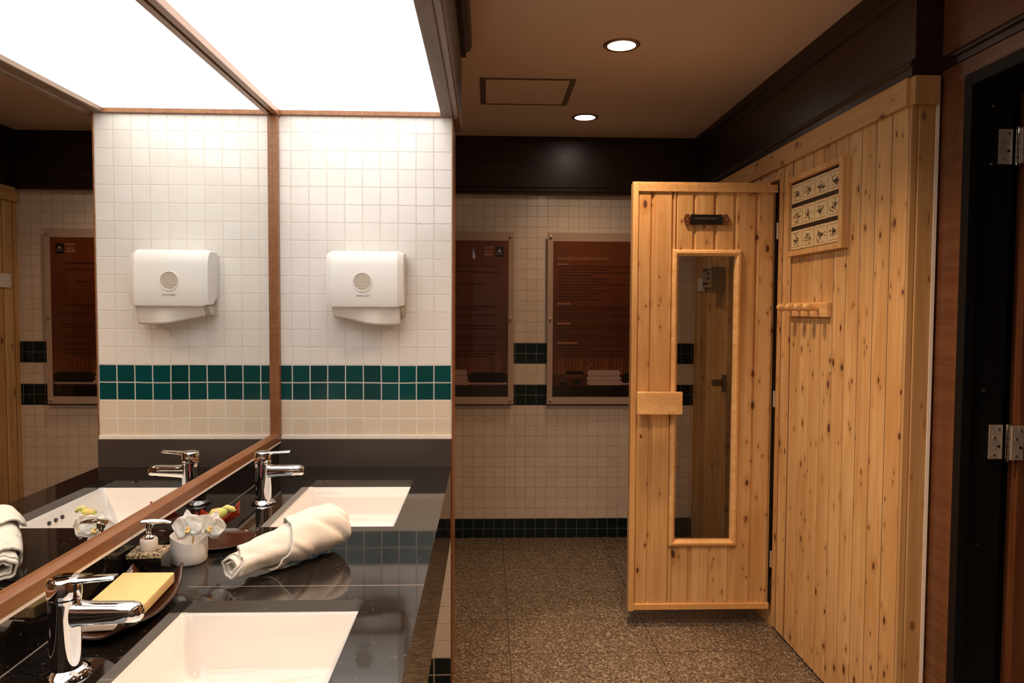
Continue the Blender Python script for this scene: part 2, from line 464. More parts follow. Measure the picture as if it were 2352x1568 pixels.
# dark fascia over the sauna wall
bm = bmesh.new()
prism_y(bm, [(SX+.09, CEIL), (SX-.02, CEIL), (SX-.018, CEIL-.03), (SX-.006, CEIL-.05), (SX-.004, CEIL-.07), (SX+.006, CEIL-.075),
             (SX+.006, 2.12), (SX-.006, 2.11), (SX-.008, 2.098), (SX-.002, 2.092), (SX-.002, 2.068), (SX+.09, 2.068)], 2.13, BACK)
struct('trim_4', bm, 'fascia', 'dark stained fascia with crown moulding above the pine sauna wall', 'fascia')

# near right wall : upper panel, moulding, door casing
WX = 1.33
bm = bmesh.new(); bx(bm, WX, WX+.12, -1.5, 2.14, 2.02, CEIL); bx(bm, WX, WX+.12, 2.015, 2.30, 0, 2.02); bx(bm, WX, WX+.12, -1.5, .95, 0, 2.02)
struct('wall_right', bm, 'casing_h', 'red-brown wood panelled wall around the doorway at the right')
bm = bmesh.new()
prism_y(bm, [(WX, 2.125), (WX-.006, 2.12), (WX-.012, 2.112), (WX-.012, 2.104), (WX-.004, 2.10), (WX-.004, 2.083), (WX, 2.08)], -1.5, 2.14)
struct('trim_5', bm, 'fascia', 'dark moulding running above the doorway at the right', 'moulding')

# right doorway and its door
d2 = thing('door_2', (WX+.1, 1.99, 0), 'black framed doorway with a red-brown door hung on steel hinges at the right', 'door', kind='structure')
bm = bmesh.new(); bx(bm, WX-.006, WX+.022, 1.985, 2.018, 0, 2.035, .002); bx(bm, WX+.02, WX+.118, 1.993, 2.03, 0, 2.03, .002)
bx(bm, WX-.006, WX+.118, .95, 1.99, 2.0, 2.035, .002); bx(bm, WX-.006, WX+.118, .94, .975, 0, 2.03, .002)
obj('door_frame', bm, 'jamb', d2)
leaf = obj('door_panel', boxes((WX+.152, WX+.95, 1.975, 2.015, .01, 1.99), bev=.002), 'casing', d2)
bm = bmesh.new(); bx(bm, WX+.118, WX+.95, 2.03, 2.05, 0, 2.05)
obj('dark_backing', bm, 'jamb', d2)
for zc in (1.835, 1.015):
    hg = obj('hinge', boxes((WX+.078, WX+.116, 1.988, 1.9925, zc-.048, zc+.048), (WX+.128, WX+.162, 1.968, 1.9745, zc-.048, zc+.048), bev=.001), 'steel', d2)
    bm = bmesh.new()
    for k in range(5):
        z0 = zc-.052+k*.021
        tube(bm, [(WX+.123, 1.978, z0), (WX+.123, 1.978, z0+.0195)], .0055, 12)
    obj('hinge_pin', bm, 'chrome', hg, True)
    for sx_, yy in ((WX+.098, 1.987), (WX+.146, 1.967)):
        for k in range(4):
            bm = bmesh.new(); tube(bm, [(sx_ + (.006 if k % 2 else -.006), yy, zc-.036+k*.024), (sx_ + (.006 if k % 2 else -.006), yy-.0015, zc-.036+k*.024)], .004, 10)
            obj('screw', bm, 'chrome' if k != 1 else 'black', hg, True)
for zz in (1.945, 1.787, 1.16, .72):
    bm = bmesh.new(); tube(bm, [(WX+.058, 1.993, zz), (WX+.058, 1.990, zz)], .004, 10)
    obj('frame_screw', bm, 'chrome', d2, True)

# ------------------------------------------------------------------ sauna
O0, O1, OT = 3.10, 3.745, 1.945     # door opening
def boards(bm, x_face, y0, y1, z0, z1, pitch, thick=.016, v=.0045):
    """tongue and groove boards with a V joint, on a plane x = const"""
    y = y0; prof = []
    while y < y1-1e-4:
        e = min(y+pitch, y1)
        prof += [(x_face+.013, y), (x_face+.013, y+.0072), (x_face+.004, y+.0074), (x_face, y+v+.0064), (x_face, e-v*.6), (x_face+.004, e-.0002)]
        y = e
    prof += [(x_face+v*1.2, y1), (x_face+thick, y1), (x_face+thick, y0)]
    a = [bm.verts.new((p[0], p[1], z0)) for p in prof]; b = [bm.verts.new((p[0], p[1], z1)) for p in prof]
    n = len(prof)
    for i in range(n): bm.faces.new((a[i], a[(i+1) % n], b[(i+1) % n], b[i]))
    bm.faces.new(a); bm.faces.new(b[::-1])
bm = bmesh.new()
boards(bm, SX, 2.14, 2.955, .012, 1.99, .0905)
bx(bm, SX-.001, SX+.016, 2.957, O0-.004, .012, 1.99, .002)          # wide jamb board beside the door
boards(bm, SX, O1+.03, BACK, .012, 1.99, .0905)
bx(bm, SX+.001, SX+.03, O0-.004, O1+.03, OT, 1.99)
bx(bm, SX+.018, SX+.06, 2.145, O0, 0, 2.06); bx(bm, SX+.018, SX+.06, O1+.02, BACK, 0, 2.06); bx(bm, SX+.018, SX+.06, O0, O1+.02, OT, 2.06)
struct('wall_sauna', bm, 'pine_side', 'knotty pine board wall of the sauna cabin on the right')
struct('trim_6', boxes((SX-.012, SX+.016, 2.14, BACK-.001, 1.985, 2.066), bev=.003), 'pine_rail', 'horizontal knotty pine rail capping the sauna wall', 'rail')
struct('trim_7', boxes((SX+.000, SX+.018, 2.128, 2.14, 0, 2.0), (SX+.020, SX+.068, 2.122, 2.145, 0, 1.984), (SX-.002, SX+.072, 2.112, 2.14, 1.984, 2.066), bev=.002), 'pine_post', 'pine corner post at the near end of the sauna wall', 'post')
struct('trim_8', boxes((SX+.068, SX+.078, 2.120, 2.145, 0, 2.066)), 'seal', 'pale sealant edge between the pine post and red-brown casing', 'trim')
struct('trim_9', boxes((SX+.002, SX+.03, O1, O1+.03, 0, OT), (SX-.002, SX+.06, O0, O1+.03, OT-.005, OT+.022), (SX+.02, SX+.06, O0-.004, O0+.02, 0, OT), (SX+.0, SX+.06, O0, O1, 0, .035)), 'pine_stile_y', 'pine frame lining the sauna door opening', 'door frame')
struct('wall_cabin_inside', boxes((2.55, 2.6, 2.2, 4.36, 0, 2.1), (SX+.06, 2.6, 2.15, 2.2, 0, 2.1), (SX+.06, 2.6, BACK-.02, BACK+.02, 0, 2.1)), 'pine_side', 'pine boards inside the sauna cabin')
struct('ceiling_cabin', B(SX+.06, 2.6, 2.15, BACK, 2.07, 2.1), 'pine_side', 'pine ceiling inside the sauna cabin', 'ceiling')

# sauna door, open at a right angle
DX0, DX1, DY, DZ0, DZ1 = .615, 1.236, 3.10, .078, 1.918
d1 = thing('door_1', (DX1, DY+.02, DZ0), 'open knotty pine sauna door with a tall narrow glass window', 'door', kind='structure')
gx0, gx1, gz0, gz1 = .812, 1.052, .392, 1.612
def dboards(bm, y, x0, x1, z0, z1, first=.704, pitch=.09, v=.0055, back=.035):
    xs = [x0] + [first+pitch*k for k in range(12) if x0+.01 < first+pitch*k < x1-.01] + [x1]
    for a_, b_ in zip(xs[:-1], xs[1:]):
        prof = [(a_, y+v*1.6), (a_+v, y), (b_-v*2.2, y), (b_-v*1.2, y+v*1.6), (b_, y+v*1.6), (b_, y+back), (a_, y+back)]
        A_ = [bm.verts.new((p[0], p[1], z0)) for p in prof]; B_ = [bm.verts.new((p[0], p[1], z1)) for p in prof]
        n = len(prof)
        for i in range(n): bm.faces.new((A_[i], A_[(i+1) % n], B_[(i+1) % n], B_[i]))
        bm.faces.new(A_[::-1]); bm.faces.new(B_)
bm = bmesh.new()
ix0, ix1, iz0, iz1 = DX0+.024, DX1-.004, DZ0+.025, DZ1-.035
dboards(bm, DY+.006, ix0, gx0-.008, iz0, iz1)
dboards(bm, DY+.006, gx1+.008, ix1, iz0, iz1)
dboards(bm, DY+.006, gx0-.008, gx1+.008, iz0, gz0-.01)
dboards(bm, DY+.006, gx0-.008, gx1+.008, gz1+.01, iz1)
obj('door_boards', bm, 'pine_door', d1)
obj('edge_strip', boxes((DX0, DX0+.024, DY, DY+.045, DZ0-.006, DZ1), bev=.002), 'pine_stile', d1)
obj('hinge_strip', boxes((DX1-.004, DX1, DY+.004, DY+.045, DZ0, DZ1-.02), bev=.001), 'jamb', d1)
obj('top_rail', boxes((DX0+.024, DX1, DY-.002, DY+.045, DZ1-.035, DZ1-.002), (DX0, DX1-.03, DY+.002, DY+.03, DZ1-.003, DZ1+.006), bev=.002), 'pine_railx', d1)
obj('bottom_rail', boxes((DX0+.024, DX1-.004, DY-.002, DY+.045, DZ0, DZ0+.025), bev=.002), 'pine_clear', d1)
def moulding_frame(bm, x0, x1, z0, z1, w, y0, y1):
    """mitred rounded picture moulding around a rectangle, facing -y"""
    prof = [(0, y1), (0, y0+.006), (.18, y0), (.55, y0-.002), (.8, y0+.004), (.92, y0+.012), (1, y0+.013), (1, y1)]
    ring = []
    for u, yy in prof:
        d = u*w
        ring.append([bm.verts.new(c) for c in ((x0+d, yy, z0+d), (x1-d, yy, z0+d), (x1-d, yy, z1-d), (x0+d, yy, z1-d))])
    for i in range(len(ring)):
        a, b = ring[i], ring[(i+1) % len(ring)]
        for k in range(4): bm.faces.new((a[k], a[(k+1) % 4], b[(k+1) % 4], b[k]))
bm = bmesh.new(); moulding_frame(bm, gx0-.024, gx1+.032, gz0-.034, gz1+.026, .026, DY-.008, DY+.036)
wf = obj('window_frame', bm, 'pine_clear', d1)
gl = obj('window_glass', B(gx0-.004, gx1+.010, DY+.020, DY+.025, gz0-.012, gz1+.004), 'glass', d1)
hd = obj('door_handle', boxes((.632, .826, DY-.052, DY-.032, .938, 1.034), bev=.004), 'pine_clear', d1)
obj('handle_spacer', boxes((.655, .69, DY-.034, DY+.004, .955, 1.02), (.775, .81, DY-.034, DY+.004, .955, 1.02)), 'pine_clear', hd)
bh = obj('door_handle', boxes((.622, .80, DY+.065, DY+.082, .955, 1.0), bev=.003), 'pine_clear', d1)
obj('handle_spacer', boxes((.65, .68, DY+.042, DY+.066, .96, .995)), 'pine_clear', bh)
for zz in (1.72, 1.0, .30):
    bm = bmesh.new(); tube(bm, [(DX1+.001, DY-.003, zz-.035), (DX1+.001, DY-.003, zz+.035)], .005, 12)
    obj('hinge', bm, 'steel', d1, True)

# name plate on the door
pl = thing('name_plate', (.932, DY-.002, 1.742), 'small black name plate with brown pointed ends above the door window', 'sign')
obj('plate', boxes((.862, .998, DY-.006, DY+.005, 1.744, 1.787), bev=.002), 'black', pl)
for s, (ex, tip) in (('l', (.856, .832)), ('r', (1.004, 1.028))):
    bm = bmesh.new(); ins = .012 if s == 'l' else -.012
    prof = [(ex, 1.743), (ex, 1.788), (tip+ins*.7, 1.788), (tip, 1.7655), (tip+ins*.7, 1.743)]
    a = [bm.verts.new((p[0], DY-.005, p[1])) for p in prof]; b = [bm.verts.new((p[0], DY+.005, p[1])) for p in prof]
    for i in range(5): bm.faces.new((a[i], a[(i+1) % 5], b[(i+1) % 5], b[i]))
    bm.faces.new(a); bm.faces.new(b[::-1])
    e = obj('pointed_end', bm, 'casing', pl)
    bm = bmesh.new(); xc = (ex+tip)/2; tube(bm, [(xc, DY-.005, 1.7655), (xc, DY-.007, 1.7655)], .003, 10)
    obj('screw', bm, 'steel', e, True)
obj('lettering', text_mesh('CHARDIN & NECK', .012, (.875, DY-.0065, 1.766), RFRONT, .0002, width=.105), 'case', pl)

# framed chart on the sauna wall (faces -x)
cy0, cy1, cz0, cz1 = 2.487, 2.962, 1.598, 1.915
ch = thing('framed_chart', (SX-.01, (cy0+cy1)/2, cz0), 'pine framed chart of twelve cream cards on the sauna wall', 'picture')
bm = bmesh.new(); w = .030
bx(bm, SX-.026, SX, cy0, cy0+w, cz0, cz1, .003); bx(bm, SX-.026, SX, cy1-.02, cy1, cz0, cz1, .003)
bx(bm, SX-.026, SX, cy0+w, cy1-.02, cz0, cz0+.022, .003); bx(bm, SX-.026, SX, cy0+w, cy1-.02, cz1-.022, cz1, .003)
obj('frame', bm, 'pine_stile_y', ch)
a0, a1, b0, b1 = cy0+w, cy1-.02, cz0+.022, cz1-.022
obj('black_backing', B(SX-.010, SX-.002, a0, a1, b0, b1), 'black', ch)
cw = (a1-a0-.004*5)/4; chh = (b1-b0-.016*3)/3
for r in range(3):
    for c in range(4):
        y = a0+.004+c*(cw+.004); z = b0+.005+r*(chh+.017)
        cd = obj('picture_card', B(SX-.0125, SX-.010, y, y+cw, z, z+chh), 'card', ch)
        bm = bmesh.new()
        for k in range(34):
            yy = y+.012+random.gauss(.5, .2)*(cw-.024); zz = z+.012+min(.95, max(.05, random.gauss(.45, .2)))*(chh-.024)
            yy = min(y+cw-.012, max(y+.008, yy))
            q = random.uniform(.0015, .0055); an = random.uniform(0, PI); h = random.uniform(.0012, .003)
            d = Vector((0, math.cos(an), math.sin(an))); n = Vector((0, -math.sin(an), math.cos(an))); p0 = Vector((SX-.0129, yy, zz))
            bm.faces.new([bm.verts.new(p0+d*sx_*q+n*sy_*h) for sx_, sy_ in ((-1, -1), (1, -1), (1, 1), (-1, 1))])
        for k in range(2):
            zz = z+chh-.010-k*.006 if k == 0 else z+.008
            bm.faces.new([bm.verts.new((SX-.0129, yv, zv)) for yv, zv in ((y+.012, zz), (y+cw-.012, zz), (y+cw-.012, zz+.0014), (y+.012, zz+.0014))])
        obj('ink_drawing', bm, 'brown_ink', cd)

# peg rack
rk = thing('peg_rack', (SX-.01, 2.775, 1.357), 'small pine peg rack with four turned pegs on the sauna wall', 'coat rack')
bm = bmesh.new(); bx(bm, SX-.020, SX, 2.60, 2.95, 1.357, 1.412, .006, 3)
obj('rack_board', bm, 'pine_clear', rk)
for y in (2.665, 2.745, 2.825, 2.905):
    bm = bmesh.new()
    tube(bm, [(SX-.02, y, 1.388), (SX-.045, y, 1.391), (SX-.052, y, 1.392), (SX-.060, y, 1.393), (SX-.072, y, 1.394), (SX-.078, y, 1.3945)],
         [.009, .0105, .0150, .0160, .0135, .006], 16)
    obj('peg', bm, 'pine_clear', rk, True)

# control unit seen through the door glass
cu = thing('sauna_control', (SX-.03, 3.86, 1.475), 'grey sauna control box on the pine wall seen through the door glass', 'control unit')
bm = bmesh.new(); bx(bm, SX-.066, SX-.001, 3.787, 3.935, 1.475, 1.608, .008, 3)
obj('case', bm, 'case', cu, True)
bm = bmesh.new(); bx(bm, SX-.077, SX-.064, 3.785, 3.937, 1.50, 1.612, .004)
ff = obj('face_plate', bm, 'casefront', cu)
for za, zb in ((1.590, 1.600), (1.518, 1.527)):
    obj('display_strip', boxes((SX-.0785, SX-.076, 3.795, 3.928, za, zb)), 'black', ff)
for za, zb in ((1.568, 1.582), (1.540, 1.556)):
    obj('button_block', boxes((SX-.0785, SX-.076, 3.80, 3.86, za, zb)), 'black', ff)
tag(obj('notice_card', boxes((SX-.006, SX-.0005, 4.17, 4.28, 1.49, 1.568)), 'paper'), 'small white card on the pine wall beside the control box', 'card')
ct = thing('door_catch', (SX-.02, 3.79, .95), 'black door catch beside the sauna opening seen through the glass', 'door catch')
obj('catch_plate', boxes((SX-.016, SX-.0005, 3.747, 3.772, .955, 1.045), bev=.003), 'black', ct)
obj('catch_arm', boxes((SX-.070, SX-.014, 3.750, 3.770, .985, 1.020), bev=.004), 'black', ct)

# ------------------------------------------------------------------ ceiling items
DLS = [(.51, 2.832), (.51, 3.885), (.51, 1.78), (.51, .70), (.51, -.4)]
labs = ['round recessed downlight nearer the viewer, above the door', 'round recessed downlight further back, near the back wall fascia',
        'round recessed downlight just beyond the top of the picture', 'round recessed downlight above the viewer', 'round recessed downlight behind the viewer']
def downlight(x, y):
    t = thing('downlight', (x, y, CEIL), labs[0], 'ceiling light', 'recessed ceiling downlights')
    bm = bmesh.new(); lathe(bm, [(.052, .0), (.054, -.005), (.066, -.006), (.071, -.002), (.071, 0)], (x, y, CEIL), 40)
    obj('trim_ring', bm, 'ring', t, True)
    bm = bmesh.new(); lathe(bm, [(.001, -.002), (.035, -.004), (.053, -.003), (.053, 0)], (x, y, CEIL), 40, cap0=True)
    obj('lamp_disc', bm, 'lamp', t, True)
    return t
dl0 = downlight(*DLS[0])
for i, (x, y) in enumerate(DLS):
    if i: copy_thing(dl0, (x-DLS[0][0], y-DLS[0][1], 0), labs[i])
    li = bpy.data.lights.new('downlight_beam', 'SPOT'); li.energy = [55, 17, 95, 95, 50][i]; li.color = (1.0, .62, .36)
    li.spot_size = math.radians(118); li.spot_blend = 1.0; li.shadow_soft_size = .045
    lo = bpy.data.objects.new('downlight_beam', li); COL.objects.link(lo); lo.location = (x, y, CEIL-.02)
    li = bpy.data.lights.new('downlight_core', 'SPOT'); li.energy = [75, 8, 75, 75, 40][i]; li.color = (1.0, .68, .42)
    li.spot_size = math.radians(27); li.spot_blend = .6; li.shadow_soft_size = .03
    lo = bpy.data.objects.new('downlight_core', li); COL.objects.link(lo); lo.location = (x, y, CEIL-.02)
bm = bmesh.new(); hx0, hx1, hy0, hy1 = -.038, .388, 3.255, 3.662
for l in ((hx0, hx0+.026, hy0, hy1), (hx1-.026, hx1, hy0, hy1), (hx0+.026, hx1-.026, hy0, hy0+.013), (hx0+.026, hx1-.026, hy1-.013, hy1)):
    bx(bm, *l, CEIL-.004, CEIL+.002)
hp = thing('ceiling_hatch', (.175, 3.46, CEIL), 'rectangular access hatch with dark edge in the ceiling', 'hatch')
obj('hatch_frame', bm, 'panel_line', hp)
obj('hatch_lid', B(hx0+.026, hx1-.026, hy0+.013, hy1-.013, CEIL-.002, CEIL+.002), 'ceiling', hp)

# ------------------------------------------------------------------ light box over the vanity
LY0 = -1.2
lb = thing('light_box', (-.45, .8, 2.06), 'large glowing white light panel in a thin brown frame above the basins', 'light panel')
obj('diffuser', B(-.722, -.165, LY0+.02, PY-.012, 2.066, 2.074), 'diffuser', lb)
bm = bmesh.new()
bx(bm, -.741, -.722, LY0, PY-.002, 2.046, 2.08, .002); bx(bm, -.722, -.165, PY-.014, PY-.002, 2.050, 2.08, .002); bx(bm, -.722, -.165, LY0, LY0+.02, 2.046, 2.08)
obj('frame', bm, 'oak', lb)
struct('soffit_light_box', B(-.76, -.12, LY0, PY, 2.10, CEIL), 'plaster', 'housing above the light panel', 'soffit')
bm = bmesh.new()
prism_y(bm, [(-.165, 2.10), (-.165, 2.052), (-.163, 2.050), (-.124, 2.050), (-.122, 2.053), (-.119, 2.053), (-.117, 2.045), (-.104, 2.043), (-.100, 2.05), (-.101, 2.10)], LY0, PY-.002)
bx(bm, PX+.004, -.100, PY-.004, PY+.19, 2.045, 2.10)
struct('trim_10', bm, 'beamwood', 'brown wooden edge beam on the open side of the light panel', 'beam')
bm = bmesh.new(); bx(bm, -.12, -.101, LY0, PY+.18, 2.10, CEIL)
prism_y(bm, [(-.101, CEIL), (-.062, CEIL), (-.062, 2.362), (-.068, 2.345), (-.084, 2.335), (-.084, 2.320), (-.101, 2.320)], LY0, PY+.18)
struct('trim_11', bm, 'fascia', 'dark crown moulding above the light panel beam', 'moulding')

# ------------------------------------------------------------------ mirror
MX = -.745
mi = thing('wall_mirror', (MX, 1.2, .912), 'big brown framed mirror over the basins', 'mirror')
obj('mirror_glass', B(-.76, MX, -1.2, PY-.004, .93, 2.05), 'mirror', mi)
bm = bmesh.new()
prism_y(bm, [(-.76, .912), (-.728, .912), (-.728, .935), (-.732, .938), (-.745, .940), (-.76, .94)], -1.2, PY-.001)
bx(bm, -.746, -.728, PY-.026, PY-.001, .93, 2.048, .002)
obj('frame', bm, 'oak', mi)
obj('silicone_bead', B(-.745, -.7285, -1.2, PY-.001, .905, .912), 'seal', mi)

# ------------------------------------------------------------------ vanity
CZ = .82
holes = [(-.58, -.24, 1.868, 2.382), (-.583, -.237, .88, 1.393)]
vc = thing('vanity_counter', (-.43, 1.3, .59), 'long polished black granite counter with two basin cut-outs', 'counter')
bm = bmesh.new(); plate(bm, -.758, -.127, -.35, PY-.0005, CZ-.022, CZ, holes)
obj('countertop', bm, 'granite', vc)
obj('apron', boxes((-.145, -.127, -.35, PY-.001, .57, CZ-.022)), 'granite', vc)
obj('backsplash', boxes((-.758, -.735, -.35, PY-.0005, CZ, .905)), 'granite', vc)
obj('end_upstand', boxes((-.735, -.127, PY-.014, PY-.0005, CZ, .918)), 'splash', vc)
def seam(bm, x0, x1, y): bx(bm, x0, x1, y-.0009, y+.0009, CZ-.001, CZ+.0003)
bm = bmesh.new(); seam(bm, -.60, -.127, 1.465)
obj('joint_line', bm, 'joint', vc)
obj('joint_line', boxes((-.735, -.7335, -.35, PY-.015, CZ-.001, CZ+.0008)), 'joint', vc)

def rrect(x0, x1, y0, y1, r, n=6):
    pts = []
    for cx, cy, a0_ in ((x1-r, y1-r, 0), (x0+r, y1-r, PI/2), (x0+r, y0+r, PI), (x1-r, y0+r, 3*PI/2)):
        for k in range(n+1):
            a = a0_ + PI/2*k/n; pts.append((cx+r*math.cos(a), cy+r*math.sin(a)))
    return pts
def basin(h, label):
    x0, x1, y0, y1 = h; z = CZ-.022
    t = thing('washbasin', ((x0+x1)/2, (y0+y1)/2, z-.16), label, 'basin', 'undermount washbasins in the counter')
    bm = bmesh.new(); rings = []
    spec = [(.030, 0, .03), (-.002+.004, 0, .018), (-.003, -.006, .02), (-.008, -.07, .03), (-.014, -.105, .04), (-.03, -.124, .05), (-.06, -.131, .06), (-.14, -.137, .02)]
    for d, dz, r in spec:
        rings.append([bm.verts.new((px, py, z+dz)) for px, py in rrect(x0-d, x1+d, y0-d, y1+d, r)])
    for i in range(len(rings)-1):
        n = len(rings[i])
        for k in range(n): bm.faces.new((rings[i][k], rings[i][(k+1) % n], rings[i+1][(k+1) % n], rings[i+1][k]))
    bm.faces.new(rings[-1])
    # outside shell
    outs = []
    for d, dz, r in [(.030, 0, .03), (.018, -.03, .03), (.0, -.12, .05), (-.10, -.155, .05)]:
        outs.append([bm.verts.new((px, py, z+dz-.004)) for px, py in rrect(x0-d, x1+d, y0-d, y1+d, r)])
    for i in range(len(outs)-1):
        n = len(outs[i])
        for k in range(n): bm.faces.new((outs[i][k], outs[i][(k+1) % n], outs[i+1][(k+1) % n], outs[i+1][k]))
    bm.faces.new(outs[-1])
    n = len(outs[0])
    for k in range(n): bm.faces.new((rings[0][k], rings[0][(k+1) % n], outs[0][(k+1) % n], outs[0][k]))
    bw = obj('bowl', bm, 'ceramic', t, True, .9)
    cx, cy = (x0+x1)/2, (y0+y1)/2
    bm = bmesh.new(); lathe(bm, [(.004, .004), (.02, .003), (.032, .002), (.034, -.002)], (cx, cy, z-.137), 32, cap0=True)
    obj('drain', bm, 'chrome', t, True)
    for k in (-1, 0, 1):
        bm = bmesh.new(); tube(bm, [(x1-.010, cy+k*.032-.0, z-.032), (x1-.0035, cy+k*.032, z-.032)], .006, 14)
        obj('overflow_hole', bm, 'black', t, True)
    return t
basin(holes[0], 'white undermount basin at the far end, beyond the rolled towel')
basin(holes[1], 'white undermount basin in the foreground at the bottom edge')

def faucet(x, y, label):
    t = thing('basin_faucet', (x, y, CZ), label, 'faucet', 'single lever chrome basin mixers')
    bm = bmesh.new(); lathe(bm, [(.001, .0), (.034, .0), (.035, .003), (.033, .006), (.0265, .010), (.0225, .012)], (x, y, CZ), 48)
    obj('base_ring', bm, 'chrome', t, True, .9)
    bm = bmesh.new(); lathe(bm, [(.0225, .010), (.0225, .112), (.0235, .1185), (.022, .1195), (.022, .121)], (x, y, CZ), 48)
    obj('body', bm, 'chrome', t, True, .9)
    bm = bmesh.new(); lathe(bm, [(.0235, .1212), (.0240, .1225), (.0240, .146), (.0225, .149), (.018, .1505), (.001, .1505)], (x, y, CZ), 48)
    cp = obj('cap', bm, 'chrome', t, True, .9)
    # lever : flat blade growing out of the cap
    bm = bmesh.new()
    secs = [(.006, .016, .140, .1502), (.024, .014, .1425, .1495), (.034, .0115, .1438, .1500), (.055, .0105, .1455, .1512), (.074, .0098, .1470, .1522), (.078, .0085, .1482, .1522)]
    rings = []
    for dx, hw, zl, zh in secs:
        pts = [(-hw, zl+.002), (-hw*.8, zl), (hw*.8, zl), (hw, zl+.002), (hw, zh-.002), (hw*.8, zh), (-hw*.8, zh), (-hw, zh-.002)]
        rings.append([bm.verts.new((x+dx, y+p[0], CZ+p[1])) for p in pts])
    for i in range(len(rings)-1):
        for k in range(8): bm.faces.new((rings[i][k], rings[i][(k+1) % 8], rings[i+1][(k+1) % 8], rings[i+1][k]))
    bm.faces.new(rings[0]); bm.faces.new(rings[-1])
    obj('lever', bm, 'chrome', cp, True, .8)
    # spout : flattened rounded bar
    bm = bmesh.new(); rings = []
    for dx, hw, zc_, hh in [(.012, .0175, .094, .021), (.028, .0165, .094, .0175), (.05, .0165, .0945, .0160), (.08, .0165, .0955, .0150), (.10, .0160, .0958, .0145), (.109, .0145, .0950, .0130), (.1145, .011, .0935, .0095), (.1165, .005, .0925, .004)]:
        rr = []
        for k in range(20):
            a = 2*PI*k/20; ca, sa = math.cos(a), math.sin(a)
            sgn = lambda v: (1 if v > 0 else -1)
            rr.append(bm.verts.new((x+dx, y+hw*sgn(ca)*abs(ca)**.6, CZ+zc_+hh*sgn(sa)*abs(sa)**.6)))
        rings.append(rr)
    for i in range(len(rings)-1):
        for k in range(20): bm.faces.new((rings[i][k], rings[i][(k+1) % 20], rings[i+1][(k+1) % 20], rings[i+1][k]))
    bm.faces.new(rings[0]); bm.faces.new(rings[-1])
    sp = obj('spout', bm, 'chrome', t, True, 1.2)
    bm = bmesh.new(); tube(bm, [(x+.098, y, CZ+.083), (x+.098, y, CZ+.077)], .010, 20)
    obj('aerator', bm, 'black', sp, True)
    return t
f1 = faucet(-.642, 1.115, 'chrome single lever faucet in the left foreground beside the near basin')
copy_thing(f1, (0, .985, 0), 'chrome single lever faucet by the far basin near the tiled wall')

# ------------------------------------------------------------------ things on the counter
# rolled towel -----------------------------------------------------
def rolled_towel():
    A = Vector((-.526, 1.470, 0)); Bp = Vector((-.352, 1.700, 0)); ax = (Bp-A).normalized(); L = (Bp-A).length
    side = Vector((ax.y, -ax.x, 0)); up = Vector((0, 0, 1))
    bm = bmesh.new(); NS, NT_ = 380, 60; turns = 3.2
    grid = []
    for i in range(NS+1):
        s = i/NS; th = s*turns*2*PI + .2
        last = max(0, (s*turns-(turns-1.35))/1.35)                # outer wrap progress
        t0 = 0.0 + .62*last**1.3; t1 = 1.0 - .02*last
        row = []
        for j in range(NT_+1):
            q = j/NT_; t = t0+(t1-t0)*q
            R = .036 + .021*min(1, t*1.25)**.8                   # fatter at the far end
            r = R*(.30+.70*s) + .0016*math.sin(th*5+t*13) + .0012*math.sin(t*31+th*2)
            tw = th + 1.9*t                                      # folds wind diagonally
            fo = (tw/(2*PI)*2.0 + t*1.7) % 1.0
            cr = math.exp(-((fo-.5)/.075)**2) + .6*math.exp(-((fo-.82)/.05)**2)
            r += s*.0040*(fo - max(0, (fo-.88)/.12))*(1 if s > .7 else .3) - (.0045*cr if s > .7 else .001*cr)
            c_, s_ = math.cos(tw), math.sin(tw)
            # soft slump
            yy = r*c_*1.06; zz = r*s_*.95
            endin = (1-s)*.012*(-1 if t > .5 else 1)*(1 if (t < .06 or t > .94) else 0)
            along = t*L + endin + .003*math.sin(tw*2)*(1 if t < .1 else 0)
            p = A + ax*along + side*yy + up*(zz + R*.95*1.0)
            p.z = max(p.z, .0015 + .0006*math.sin(i*.7))
            row.append(bm.verts.new(p+Vector((0, 0, CZ+.0005))))
        grid.append(row)
    for i in range(NS):
        for j in range(NT_):
            bm.faces.new((grid[i][j], grid[i+1][j], grid[i+1][j+1], grid[i][j+1]))
    o = obj('hand_towel', bm, 'terry', None, True, 3)
    m_ = o.modifiers.new('thick', 'SOLIDIFY'); m_.thickness = .0038; m_.offset = -1
    return o
tag(rolled_towel(), 'rolled white terry hand towel lying diagonally on the black counter', 'towel')

# soap dish with soap ----------------------------------------------
def dish_surface(name, cx, cy, lx, ly, rot, h, m, corner=.0, thick=.004, z0=CZ, parent=None, boat=False, nx=18, ny=30):
    bm = bmesh.new(); g = []
    c_, s_ = math.cos(rot), math.sin(rot)
    for j in range(ny+1):
        v = -1+2*j/ny; row = []
        if boat: wv = (1-abs(v)**2.0)**.75+.015
        else: wv = 1-.30*abs(v)**2.2*1.0 if corner else 1
        for i in range(nx+1):
            u = -1+2*i/nx
            x = u*lx*wv; y = v*ly
            z = h*(abs(u)**2.6*(.8 if not boat else 1) + (.55*abs(v)**3)) + corner*(abs(u)**3)*(abs(v)**3)
            if boat: z = h*(.35+.65*abs(v)**1.5)*abs(u)**2 + h*.75*abs(v)**2.2
            row.append(bm.verts.new((cx+x*c_-y*s_, cy+x*s_+y*c_, z0+thick+z+.0006)))
        g.append(row)
    for j in range(ny):
        for i in range(nx): bm.faces.new((g[j][i], g[j][i+1], g[j+1][i+1], g[j+1][i]))
    o = obj(name, bm, m, parent, True, 3)
    md = o.modifiers.new('thick', 'SOLIDIFY'); md.thickness = thick; md.offset = -1
    return o
sd = dish_surface('soap_dish', -.655, 1.336, .071, .136, .05, .016, 'brown_lacquer', corner=.020)
tag(sd, 'dark brown curved wooden dish holding the yellow soap slab', 'dish')
